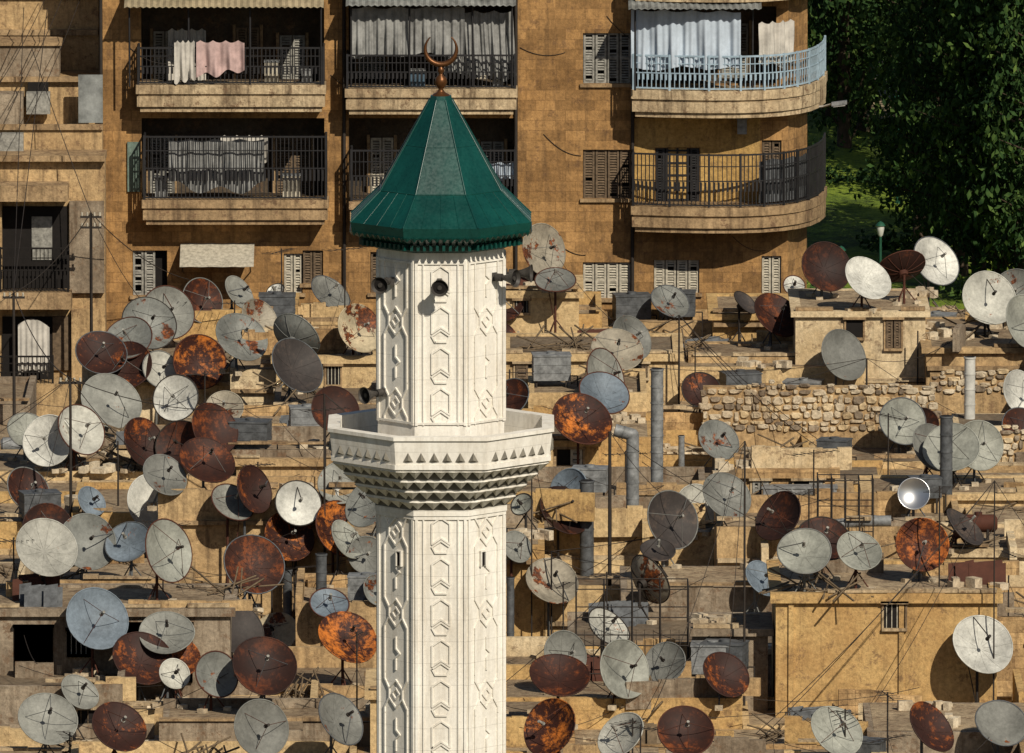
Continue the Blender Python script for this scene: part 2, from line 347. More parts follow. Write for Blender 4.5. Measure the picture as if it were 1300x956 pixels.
PB,ZBb=curved(263,.74,1.5,'iron','trim2',True,.115)
curved(-32,.78,1.0,'iron','trim',True,.13)
def curtain(name,pts,z0,z1,mat,amp=.06,freq=14,tatter=.0,n=120,slant=0):
    mb=MB(); P=[Vector((*p,0)) for p in pts]; L=[0]
    for a_,b_ in zip(P[:-1],P[1:]): L.append(L[-1]+(b_-a_).length)
    def at(t):
        d=t*L[-1]
        for i in range(len(P)-1):
            if d<=L[i+1]+1e-6: 
                k_=(d-L[i])/(L[i+1]-L[i]); return P[i].lerp(P[i+1],k_),(P[i+1]-P[i]).normalized()
    rows=8; vs=[]
    ph=[R(0,6) for _ in range(4)]
    for i in range(n+1):
        t=i/n; p,d=at(t); nrm=Vector((d.y,-d.x,0))
        zb=z0+tatter*(.5+.5*math.sin(t*9+ph[0])*math.sin(t*5+ph[1]))
        for j_ in range(rows+1):
            s_=j_/rows; o=amp*(.35+.65*(1-s_))*(math.sin(t*freq*6.28+ph[2]+s_*.6)+.5*math.sin(t*freq*2.3*6.28+ph[3])+.7*math.sin(t*17+s_*4))
            q=p+nrm*o+d*(slant*(1-s_)); vs.append((q.x,q.y,zb+(z1-zb)*s_-.07*abs(math.sin(t*12+ph[1]))*s_))
    mb.add(vs,[(i*(rows+1)+j_,(i+1)*(rows+1)+j_,(i+1)*(rows+1)+j_+1,i*(rows+1)+j_+1) for i in range(n) for j_ in range(rows)],0,True)
    return ap(mb,name,[M[mat]])
yc=YB+.2
curtain("curtain_grey",[(XF(446,yc),yc),(XF(590,yc),yc)],ZF(76,yc),ZF(8,yc),'cloth',.07,12,.2)
curtain("curtain_grey",[(XF(560,yc),yc+.12),(XF(651,yc),yc+.12)],ZF(104,yc),ZF(14,yc),'cloth',.08,8,.3,slant=.1)
curtain("hanging_cloth",[(XF(214,yc),yc),(XF(336,yc),yc)],ZF(248,yc),ZF(176,yc),'cloth',.05,5,.5)
curtain("hanging_cloth",[(XF(280,yc),yc+.1),(XF(340,yc),yc+.1)],ZF(215,yc),ZF(172,yc),'clothw',.05,4,.4)
curtain("hanging_cloth",[(XF(585,yc),yc),(XF(652,yc),yc)],ZF(235,yc),ZF(205,yc),'clothb',.04,6,.2)
curtain("curtain_white",[(XF(214,YF+.8),YF+.8),(XF(262,YF+.8),YF+.8)],ZF(106),ZF(40),'clothw',.05,5)
curtain("curtain_blue",[(x,y+.12) for x,y in PA[:4]],ZA+.5,ZF(12,YF-1.2),'clothb',.07,7,.2)
curtain("curtain_pale",[(x-.15,y+.15) for x,y in PA[4:7]],ZA+.55,ZF(22,YF),'clothw',.06,3,.3)
curtain("screen_reed",[(x-.14,y+.16) for x,y in PB[4:9]],ZBb+.1,ZBb+1.35,'galvd',.015,9,.0)
curtain("laundry_pink",[(XF(250,yc),YB-.03),(XF(311,yc),YB-.03)],ZF(98,yc),ZF(50,yc),'clothp',.05,3,.3)
curtain("laundry_white",[(XF(222,yc),YB-.02),(XF(248,yc),YB-.02)],ZF(106,yc),ZF(50,yc),'clothw',.04,2,.2)
def corrug(mb,x0,x1,y0,z0,y1,z1,mi=0,step=.09,amp=.02):
    n=int((x1-x0)/step); vs=[]
    for i in range(n+1):
        x=x0+(x1-x0)*i/n; o=amp*(1 if i%2 else -1)
        vs+=[(x,y0,z0+o),(x,y1,z1+o),(x,y0,z0+o-.015),(x,y1,z1+o-.015)]
    mb.add(vs,[(4*i,4*i+4,4*i+5,4*i+1) for i in range(n)]+[(4*i+2,4*i+3,4*i+7,4*i+6) for i in range(n)]+[(4*i,4*i+2,4*i+6,4*i+4) for i in range(n)],mi)
mb=MB(); corrug(mb,XF(160),XF(412),YB-.35,ZF(9,YB-.4),YF,ZF(-14)); corrug(mb,XF(440),XF(655),YB-.35,ZF(7,YB-.4),YF,ZF(-14),1); corrug(mb,XF(797),XF(965),YF-1.8,ZF(11,YF-1.8),YF,ZF(-10),1)
for u in(165,240,318,408,446,520,600,650): mb.cyl((XF(u,YB),YB+.05,ZF(110,YB)),(XF(u,YB),YB+.05,ZF(4,YB)),.03,n=6,mi=2)
for u in(806,895,955): mb.cyl((XF(u,YF-1.2),YF-1.3,ZA),(XF(u,YF-1.2),YF-1.3,ZF(6,YF-1.2)),.03,n=6,mi=2)
corrug(mb,XF(228,399),XF(322,399),YF-1.25,ZF(338,YF-1.2),YF-.02,ZF(309),3,.3,.006); 
for u in(232,318): mb.cyl((XF(u),YF,ZF(345)),(XF(u),YF-1.2,ZF(338,YF-1.2)),.02,n=5,mi=2)
ap(mb,"awnings",[M['corrt'],M['corr'],M['iron'],M['shutl']])
mb=MB()
for u in(655,803,437,129): mb.cyl((XF(u),YF-.07,-6),(XF(u),YF-.07,ZT),.05,n=8)
for u,v in((165,60),(420,95),(690,170),(770,20),(700,300),(930,300),(660,60)):
    mb.wire((XF(u),YF-.02,ZF(v)),(XF(u+R(20,60)),YF-.02,ZF(v+R(-8,40))),.15,.01)
ap(mb,"drainpipes_and_cables",[M['pole']])
mb=MB()
for u,v,w_,h_,m_ in((345,100,18,22,0),(390,104,14,16,1),(205,245,16,20,1),(370,248,22,26,0),(632,108,14,30,1),(615,225,30,14,2),(942,165,12,14,1),(530,105,20,16,2)):
    Y=YF-.3; p=W(u,v,Y); mb.box(p.x-w_/90,p.x+w_/90,Y-.18,Y+.18,p.z-.1,p.z+h_/45,m_); mb.box(p.x-w_/90-.02,p.x+w_/90+.02,Y-.2,Y+.2,p.z+h_/45,p.z+h_/45+.03,1)
ap(mb,"balcony_boxes",[M['shutl'],M['galv'],M['bluep']])
mb=MB(); p=W(1046,135,YF+1); q=W(1060,131,YF+.6)
mb.tube([p+Vector((-.5,.4,-.1)),p,q],.03,6,0)
mb.obox(q+Vector((.12,0,0)),(.22,0,.03),(0,.11,0),(0,0,.05),1); mb.obox(q+Vector((.12,0,-.06)),(.17,0,.02),(0,.08,0),(0,0,.025),0)
mb.obj("street_lamp",[M['pipew'],M['galv']])
# ------------------------------------------------------------------ LEFT NEIGHBOUR HOUSE
lh=MB()
def lb(u0,u1,v0,v1,Y,dep,mi):
    lh.box(XF(u0,Y),XF(u1,Y),Y,Y+dep,ZF(v1,Y) if v1 is not None else -8,ZF(v0,Y),mi)
lb(-260,126,-110,None,403,10,0)
for v in(-60,-10,38): lb(-260,125,v,v+7,402.85,.14,3)
for u in(15,70): 
    lb(u,u+26,-45,-15,402.9,.08,2); lb(u-3,u+29,-48,-45,402.88,.1,3)
lb(-260,128,104,None,400.2,2.79,1); lb(-260,128,98,104,400.0,.19,3)
lb(-90,76,58,98,401,1.2,4); lb(-94,79,54,58.2,400.9,1.5,3)
lb(36,62,104,140,400.0,.2,2); lb(34,64,118,145,399.6,.4,6); lb(-90,30,120,160,399.3,.9,4)
lb(100,131,95,156,399.3,.06,5)
lb(-260,130,165,None,399.0,1.19,0); lb(-260,131,158,165,398.9,.1,3)
lb(0,30,170,200,398.6,.35,6); lb(-260,133,205,None,397.8,1.19,1); lb(-260,134,198,205.2,397.5,1.45,3)
lb(-260,86,236,256,396.7,1.09,3)
lb(2,86,262,372,397.74,.05,2); lb(40,66,275,330,397.7,.03,6); lb(-40,2,256,372,397.3,.49,1)
lb(88,132,256,372,397.6,.19,4)
lb(-260,90,372,393,396.8,.99,3)
lb(2,66,402,492,397.74,.05,2); lb(66,90,402,470,397.7,.08,7); lb(90,126,393,500,397.5,.29,0)
lb(-60,120,488,None,396.7,1.0,0)
railing(lh,[(XF(0,397),397.0),(XF(86,397),397.0)],ZF(371,397),1.25,.11,2,True)
railing(lh,[(XF(-10,396.9),396.9),(XF(66,397),396.9)],ZF(492,397),.9,.11,2,True)
lh.obj("stone_house",[WALLS[1],WALLS[1],M['dark'],M['trim2'],WALLS[4],M['corr'],M['shutw'],M['shutb']])
mb=MB(); vs=[];n=40
for i in range(n+1):
    x=XF(22+40*i/n,397.2)
    for j_ in range(5): vs.append((x,397.2+.04*math.sin(i*.9)*(1-j_/5),ZF(484-14*abs(math.sin(i*.06+.5)),397.2)+(ZF(415,397.2)-ZF(480,397.2))*j_/4))
mb.add(vs,[(i*5+j_,(i+1)*5+j_,(i+1)*5+j_+1,i*5+j_+1) for i in range(n) for j_ in range(4)],0,True)
mb.obj("hanging_sheet",[M['clothw']])
# ------------------------------------------------------------------ ROOFTOP HOUSES
blocks=[]
houses=[]
def uof(x,y): return 650+x*F/(y*cp+8)
y=311.0
while y<396.5:
    d=R(3.2,5.6)
    if y+d>396.4 or 396.4-(y+d)<2: d=396.6-y
    x=-26+R(-2,0)
    while x<26:
        wd=R(2.6,8.0); z=R(-.85,.5)
        if random.random()<.13: z+=.6
        if random.random()<.13: z=R(-3.5,-2)
        um=uof(x+wd/2,y)
        if y>386: z=R(-.5,.15)
        if y>380 and um<110: z=R(-3.6,-3.0)
        if y<330: z=R(-.8,.2)
        if y+d>368 and y<380 and 870<um<1215: z=R(-1.3,-1.05)
        houses.append([x,x+wd-.02,y,y+d-.02,z,None]); x+=wd
    y+=d
def hut(u0,u1,vtop,Y,dep,m):
    p0=W(u0,vtop,Y); p1=W(u1,vtop,Y)
    houses.append([p0.x,p1.x,Y,Y+dep,p0.z,m])
hut(1010,1175,396,384,4.5,3); hut(1176,1330,442,382.6,6,1); hut(985,1266,758,330,5.2,2); hut(-40,292,775,331,3.6,4)
hut(640,735,372,391,3,0); hut(905,1000,400,390.5,4,2); hut(1100,1300,628,358.4,3,0); hut(640,862,452,381,4,0)
hut(940,1060,600,361,3,5); hut(300,478,585,364,3,1); hut(150,240,575,366.4,3.4,3); hut(350,480,455,383,3.5,0); hut(640,700,600,361,2.6,1); hut(880,1010,455,384.5,3,1)
hut(1180,1330,700,345,4,3); hut(470,560,880,322,3,0); hut(640,760,560,366,3,2); hut(880,975,800,331,2.4,4); hut(60,160,590,366,2.5,0)
for h in houses: blocks.append(tuple(h[:5]))
GX0,GY0,GS=-28.0,300.0,.2
gx=int(56/GS); gy=int(104/GS); HG=np.full((gx,gy),-8.0)
for b_ in blocks:
    i0,i1=[max(0,min(gx,int(round((t-GX0)/GS)))) for t in b_[:2]]; j0,j1=[max(0,min(gy,int(round((t-GY0)/GS)))) for t in b_[2:4]]
    HG[i0:i1,j0:j1]=np.maximum(HG[i0:i1,j0:j1],b_[4])
def fl(x,y):
    i=int((x-GX0)/GS); j_=int((y-GY0)/GS)
    return HG[i,j_] if 0<=i<gx and 0<=j_<gy else -8.0
def march(u,v,h):
    Y=312.0; prev=None
    while Y<399:
        p=W(u,v,Y); f_=fl(p.x,p.y); gap=p.z-f_
        if gap<=h:
            if gap<.6*h and prev: 
                Yb=Y-.65; p=W(u,v,Yb); return p,fl(p.x,p.y)
            return p,f_
        prev=Y; Y+=.2
    p=W(u,v,396); return p,max(fl(p.x,396),-8)
def window(mb,xx,zz,ww,hh,y0,louv=.5):
    mb.box(xx,xx+ww,y0-.012,y0-.002,zz,zz+hh,3)
    mb.box(xx-.05,xx+ww+.05,y0-.10,y0-.013,zz-.07,zz-.001,2); mb.box(xx-.08,xx+ww+.08,y0-.13,y0-.013,zz+hh+.001,zz+hh+.07,2)
    mb.box(xx-.05,xx-.001,y0-.05,y0-.013,zz,zz+hh,2); mb.box(xx+ww+.001,xx+ww+.05,y0-.05,y0-.013,zz,zz+hh,2)
    r_=random.random()
    if r_<louv: shutter(mb,xx,xx+ww,zz+.01,zz+hh-.01,y0-.065,2,4,(random.choice([0,1,5]),))
    elif r_<.8:
        for i in range(4): mb.box(xx+ww*(i+.5)/4-.01,xx+ww*(i+.5)/4+.01,y0-.04,y0-.02,zz,zz+hh,4)
for (x0,x1,y0,y1,zf,kind) in houses:
    mb=MB(); ishut=kind is not None
    wm=kind if isinstance(kind,int) else random.choice([0,0,1,1,2,2,3,4,4,5]); rm=random.choice([0,0,1,1,1,2])
    zb=-8 if not ishut else -1.5
    xm=(x0+x1)/2
    front=max(fl(x0+.3,y0-.4),fl(xm,y0-.4),fl(x1-.3,y0-.4)); ex=zf-front
    mb.box(x0,x1,y0,y1,zb,zf,0)
    t_=.16; ph=R(.12,.5) if not ishut else R(.02,.1)
    if random.random()<.8 or ishut:
        for side in range(4):
            if side!=0 and random.random()<.3 and not ishut: continue
            hh=ph*R(.7,1.2); e_=.004 if not ishut else .13
            if side==0:
                n=max(2,int((x1-x0)/1.1)); xx=x0-e_; st=(x1-x0+2*e_)/n
                for i in range(n):
                    h2=hh*R(.9,1.05) if random.random()>.07 else hh*R(.2,.6)
                    mb.box(xx,xx+st-.001,y0-e_,y0+t_,zf-.05-(.08 if ishut else 0),zf+h2,0); xx+=st
            elif side==1: mb.box(x0-e_,x1+e_,y1-t_,y1+e_,zf-.05,zf+hh*.96,0)
            elif side==2: mb.box(x0-e_,x0+t_,y0+t_,y1-t_,zf-.05,zf+hh*.93,0)
            else:         mb.box(x1-t_,x1+e_,y0+t_,y1-t_,zf-.05,zf+hh*.9,0)
        x=x0
        while x<x1-.3:
            w_=min(R(.3,1.3),x1-x)
            if random.random()<.5: mb.box(x,x+w_-.01,y0-.07,y0+t_+.03,zf+ph*1.26+.001,zf+ph*1.26+R(.04,.1),2)
            x+=w_
    mb.add([(x0+t_,y0+t_,zf+.006),(x1-t_,y0+t_,zf+.006),(x1-t_,y1-t_,zf+.006),(x0+t_,y1-t_,zf+.006)],[(0,1,2,3)],1)
    if random.random()<.4:
        zz=zf-R(.2,.5); mb.box(x0+.02,x1-.02,y0-R(.12,.3),y0-.002,zz-.10,zz,2)
    if kind==2 and y0==330:
        window(mb,XF(1124,330),W(650,797,330).z,.5,.58,y0,.0)
        for xx in (x0+.3,x0+2.9): mb.box(xx,xx+.12,y0-.06,y0-.003,zf-3,zf-.12,0)
    elif kind==4 and y0==331:
        for u0,u1,v0,v1 in((18,62,795,866),(85,110,800,830),(150,240,792,862)):
            window(mb,XF(u0,331),W(650,v1,331).z,XF(u1,331)-XF(u0,331),(v1-v0)/54,y0,.0)
    elif ex>.65:
        n=int((x1-x0)/1.1)
        for i in range(n):
            if random.random()<.55:
                hh=min(R(.3,.8),ex-.3); window(mb,x0+.3+i*1.08,zf-.2-hh,R(.3,.75),hh,y0)
    mb.obj("stone_house",[WALLS[wm],ROOFS[rm],random.choice([M['trim'],M['trim2']]),M['dark'],random.choice([M['shutw'],M['shutb'],M['shutl'],M['iron']])])
def lowwall(x,y,z,L,h,ang,m):
    mb=MB(); ca,sa=math.cos(ang),math.sin(ang); n=max(2,int(L/.35))
    for i in range(n):
        t=-L/2+L*(i+.5)/n; mb.rbox(x+t*ca,y+t*sa,z-.02,z+h*R(.8,1.05),L/n/2-.002,.09,ang,0)
    mb.obj("parapet_wall",[m])
for i in range(150):
    x=R(-17,17); y=R(313,395); z=fl(x,y)
    if z<-1.5 or (y<378 and y>366 and 870<uof(x,y)<1200): continue
    lowwall(x,y,z,R(.8,3.2),R(.2,.8),random.choice([0,0,.12,.05,-.06,-.2,1.57,1.4]),random.choice(WALLS))
def water_tank(x,y,z,s_=1,kind=0):
    mb=MB(); h0=R(.15,.45)
    if kind==0:
        for dx in(-.4,.4):
            for dy in(-.28,.28): mb.box(x+dx*s_-.025,x+dx*s_+.025,y+dy*s_-.025,y+dy*s_+.025,z,z+h0,1)
        a_=R(-.3,.3); mb.rbox(x,y,z+h0,z+h0+.65*s_,.5*s_,.36*s_,a_,0); mb.rbox(x,y,z+h0+.65*s_,z+h0+.69*s_,.52*s_,.38*s_,a_,0)
        for q in(.2,.42): mb.rbox(x,y,z+h0+q*s_,z+h0+(q+.02)*s_,.51*s_,.37*s_,a_,0)
        mb.cyl((x,y,z+h0+.69*s_),(x,y,z+h0+.75*s_),.13,n=12,mi=0)
        mb.tube([(x+.52*s_,y-.1,z+h0+.1),(x+.7*s_,y-.1,z+h0+.1),(x+.7*s_,y-.1,z)],.02,5,1)
    else:
        r=.33*s_; L=.6*s_
        for dx in(-.35,.35): mb.box(x+dx*s_-.03,x+dx*s_+.03,y-.25,y+.25,z,z+h0+.1,1)
        mb.cyl((x-L,y,z+h0+r),(x+L,y,z+h0+r),r,n=18,mi=0); mb.cyl((x-L-.07,y,z+h0+r),(x-L,y,z+h0+r),r*.6,r,18,0); mb.cyl((x+L,y,z+h0+r),(x+L+.07,y,z+h0+r),r,r*.6,18,0)
        mb.cyl((x,y,z+h0+2*r-.02),(x,y,z+h0+2*r+.06),.1,n=10,mi=0)
    mb.obj("water_tank",[random.choice([M['galv'],M['galvd'],M['galvd'],M['tankred'],M['galv'],M['galv']]) ,M['pole']])
for i in range(30):
    x=R(-15,15); y=R(313,394); z=fl(x,y)
    if z>-1.5: water_tank(x,y,z,R(.6,1.0),random.choice([0,0,1]))
for u,v in((802,382),(860,386),(352,398),(275,705),(318,556),(905,800),(1020,470),(940,472),(700,470),(920,835)):
    p,f_=march(u,v,.45); water_tank(p.x,p.y,f_,1.0,0)
def antenna(x,y,z,h):
    mb=MB(); mb.cyl((x,y,z),(x,y,z+h),.02,n=5); a_=R(0,3.1); L=R(.4,.7)
    c=Vector((x,y,z+h-.08)); d=Vector((math.cos(a_),math.sin(a_),0)); q=Vector((-d.y,d.x,0))
    mb.cyl(c-d*L,c+d*L,.012,n=4)
    for i in range(7):
        t=-L+2*L*i/6; w_=.28-.02*i; mb.cyl(c+d*t-q*w_,c+d*t+q*w_,.008,n=4)
    for sgn in(-1,1): mb.cyl((x,y,z+h*.6),(x+sgn*.5,y+R(-.4,.4),z),.006,n=3)
    mb.obj("tv_antenna",[M['pole']])
for i in range(46):
    x=R(-14,14); y=R(313,394); z=fl(x,y)
    if z>-1.5: antenna(x,y,z,R(1.0,2.6))
def junk(i):
    x=R(-15,15); y=R(313,395); z=fl(x,y)
    if z<-1.5: return
    mb=MB(); k_=random.random()
    for _ in range(random.randint(5,14)):
        dx,dy=R(-.6,.6),R(-.4,.4)
        if k_<.45: mb.rbox(x+dx,y+dy,z,z+R(.06,.25),R(.06,.18),R(.06,.14),R(0,3),0)
        elif k_<.8:
            a_=R(0,3.1); L=R(.3,1); mb.cyl((x+dx-math.cos(a_)*L,y+dy-math.sin(a_)*L,z+.03),(x+dx+math.cos(a_)*L,y+dy+math.sin(a_)*L,z+R(.05,.6)),.025,n=4,mi=1)
        else: mb.obox((x+dx,y+dy,z+.22),(R(.1,.3),0,.02),(0,.015,R(.02,.1)),(0,.12,.2),2)
    mb.obj(("rubble_pile","timber_pile","scrap_sheet_pile")[0 if k_<.45 else 1 if k_<.8 else 2],[M['rubble'],M['wood'],random.choice([M['galvd'],M['wood'],M['tankred']])])
for i in range(210): junk(i)
def rubblewall(u0,u1,v0,v1,Y):
    mb=MB(); x0,x1=XF(u0,Y),XF(u1,Y); z0,z1=ZF(v1,Y),ZF(v0,Y); mb.box(x0,x1,Y+.02,Y+.4,z0-1,z1-.12,1)
    z=z0
    while z<z1:
        h=R(.11,.26); x=x0+R(-.15,.05)
        while x<x1:
            w_=R(.10,.44); hs=h*R(.6,1.2)
            cx,cz=x+w_/2,z+h/2+R(-.05,.05)
            if cz+hs/2<z1+.08*math.sin(x*2.1)+R(-.05,.08):
                n=7; outer=[];inner=[]; ph=R(0,1)
                for q in range(n):
                    t=2*math.pi*(q+ph)/n; ex_=abs(math.cos(t))**.6*math.copysign(1,math.cos(t)); ez_=abs(math.sin(t))**.6*math.copysign(1,math.sin(t))
                    j1=R(.82,1.08); ox,oz=ex_*w_*.5*j1,ez_*hs*.52*j1
                    outer.append((cx+ox,Y+.025,cz+oz)); inner.append((cx+ox*.74,Y-R(.03,.065),cz+oz*.74))
                vs=outer+inner+[(x_,Y+.1,z_) for x_,_,z_ in outer]
                mb.add(vs,[(q,(q+1)%n,n+(q+1)%n,n+q) for q in range(n)]+[tuple(range(n,2*n))]+[((q+1)%n,q,2*n+q,2*n+(q+1)%n) for q in range(n)],random.choice([0,0,0,2,3]))
            x+=w_*.96
        z+=h*.95
    mb.obj("rubble_stone_wall",[M['rubble'],WALLS[1],WALLS[3],WALLS[4]])
rubblewall(893,1182,486,548,377.6); rubblewall(1182,1320,470,500,380.5); rubblewall(1175,1330,545,590,366)
def flue(pts,r,mat,seams=True,name="flue_pipe",cap=True):
    mb=MB(); P=[Vector(p) for p in pts]
    for i in range(len(P)-1):
        mb.cyl(P[i],P[i+1],r,n=16)
        d=P[i+1]-P[i]; n=int(d.length/.45)
        if seams:
            for q in range(1,n+1):
                c=P[i]+d*(q/(n+1)); dd=d.normalized()*.018; mb.cyl(c-dd,c+dd,r*1.07,n=16)
    for p in P[1:-1]:
        for a_ in range(5):
            t0=-math.pi/2+math.pi*a_/5; t1=t0+math.pi/5
            mb.cyl(p+Vector((0,0,math.sin(t0)*r)),p+Vector((0,0,math.sin(t1)*r)),max(.001,r*math.cos(t0)),max(.001,r*math.cos(t1)),14,0,False)
    if cap: 
        t=P[-1]; mb.cyl(t-Vector((0,0,.0)),t+Vector((0,0,.04)),r*1.12,r*1.12,16); mb.cyl(t+Vector((0,0,.041)),t+Vector((0,0,.05)),r*.9,n=16,mi=1)
    mb.obj(name,[M[mat],M['dark']])
def vflue(u,v0,v1,rp,mat,name="flue_pipe"):
    p,f_=march(u,v1,.15); q=W(u,v0,p.y); flue([(p.x,p.y,f_-.02),(p.x,p.y,q.z)],rp*p.y/F,mat,name=name)
    return p,q
vflue(834,470,628,8,'galv'); vflue(745,612,712,9,'galvd'); vflue(1201,530,642,8,'galvd'); vflue(1216,476,510,6,'galvd'); vflue(365,725,790,6,'galvd'); vflue(1231,455,525,7,'pipew')
vflue(428,615,640,7,'pipew'); vflue(408,705,760,7,'galvd'); vflue(865,555,600,4,'galv'); vflue(648,735,790,5,'galvd')
p,f_=march(803,668,.1); z1=W(803,552,p.y).z; flue([(p.x,p.y,f_),(p.x,p.y,z1),(p.x-.45,p.y,z1+.12)],.16,'galv',cap=False)
p,f_=march(1085,664,.5); flue([(p.x-.7,p.y,p.z-.1),(p.x+.1,p.y,p.z+.05),(p.x+.9,p.y,p.z+.05)],.14,'galv',cap=False)
p,f_=march(1015,600,.1); mb=MB(); mb.box(p.x-.95,p.x+.95,p.y-.2,p.y+.3,f_,f_+.5,0); mb.box(p.x-.98,p.x+.98,p.y-.23,p.y+.33,f_+.5,f_+.54,0)
for i in range(6): mb.box(p.x-.93+i*.36,p.x-.9+i*.36,p.y-.225,p.y-.2,f_,f_+.5,0)
mb.obj("metal_trough",[M['galv']])
def cage(u0,u1,v0,v1,dep=1.6):
    p,f_=march((u0+u1)/2,v1,.1); x0,x1=XF(u0,p.y),XF(u1,p.y); z1=W(650,v0,p.y).z; mb=MB(); Y=p.y
    for yy in(Y,Y+dep):
        for x in np.linspace(x0,x1,5): mb.cyl((x,yy,f_),(x,yy,z1+R(-.1,.1)),.018,n=5)
        for z in np.linspace(f_+.3,z1,4): mb.cyl((x0,yy,z),(x1,yy,z),.015,n=5)
        for i in range(14): x=x0+(x1-x0)*i/13; mb.cyl((x,yy,f_+.3),(x,yy,f_+1.1),.008,n=4)
    for x in np.linspace(x0,x1,5): mb.cyl((x,Y,z1),(x,Y+dep,z1),.015,n=5)
    mb.obj("iron_pergola_frame",[M['pole']])
cage(732,875,748,866); cage(1040,1110,610,700,1.0)
def mast(u,v0,v1,r=.035,arms=0,name="utility_pole"):
    p,f_=march(u,v1,.05); q=W(u,v0,p.y); mb=MB(); mb.cyl((p.x,p.y,f_-.05),(p.x,p.y,q.z),r,r*.8,8)
    for i in range(arms):
        z=q.z-.12-.3*i; mb.box(p.x-.3,p.x+.3,p.y-.03,p.y+.03,z-.03,z+.03)
        for s_ in(-.25,-.1,.1,.25): mb.cyl((p.x+s_,p.y,z+.03),(p.x+s_,p.y,z+.13),.03,n=6,mi=1)
    mb.obj(name,[M['pole'],M['shutl']]); return Vector((p.x,p.y,q.z))
tops=[mast(18,372,522,.045,1),mast(116,270,424,.05,2),mast(90,480,655,.04,1),mast(774,548,757,.05,0,"roof_mast"),mast(412,500,680,.03,0,"roof_mast"),
 mast(945,560,800,.03,0,"roof_mast"),mast(1100,455,560,.03,0,"roof_mast"),mast(862,400,470,.03,0,"roof_mast"),mast(345,720,790,.025,0,"roof_mast"),mast(1165,420,470,.025,0,"roof_mast"),
 mast(700,700,800,.025,0,"roof_mast"),mast(1262,610,760,.02,0,"roof_mast"),mast(150,560,640,.025,0,"roof_mast"),mast(675,560,760,.02,0,"roof_mast")]
mb=MB()
mb.wire(tops[0],tops[1],.3); mb.wire(tops[1],W(240,355,399),.3); mb.wire(tops[1],W(40,60,399),.1); mb.wire(tops[0],W(60,10,402),.1); mb.wire(tops[0],W(30,10,402),.1); mb.wire(tops[2],tops[4],.6); mb.wire(tops[2],tops[0],.4)
for i in range(50):
    a_=random.choice(tops); x=a_.x+R(-7,7); y=a_.y+R(-6,6); z=fl(x,y)
    if z>-2: mb.wire(a_,(x,y,z+R(.1,.8)),R(.1,.5),.010)
for i in range(130):
    x=R(-14,14); y=R(315,392); x2=x+R(-4,4); y2=y+R(-3,3)
    if fl(x,y)>-2 and fl(x2,y2)>-2: mb.wire((x,y,fl(x,y)+R(.1,1.3)),(x2,y2,fl(x2,y2)+R(.1,1.3)),R(.05,.3),.009)
for i,(u,v) in enumerate(((50,-30),(70,-30),(92,-30))): mb.wire(W(u-60,120+i*20,396),W(u+20,v,402),.2,.01)
mb.obj("overhead_cables",[M['pole']])
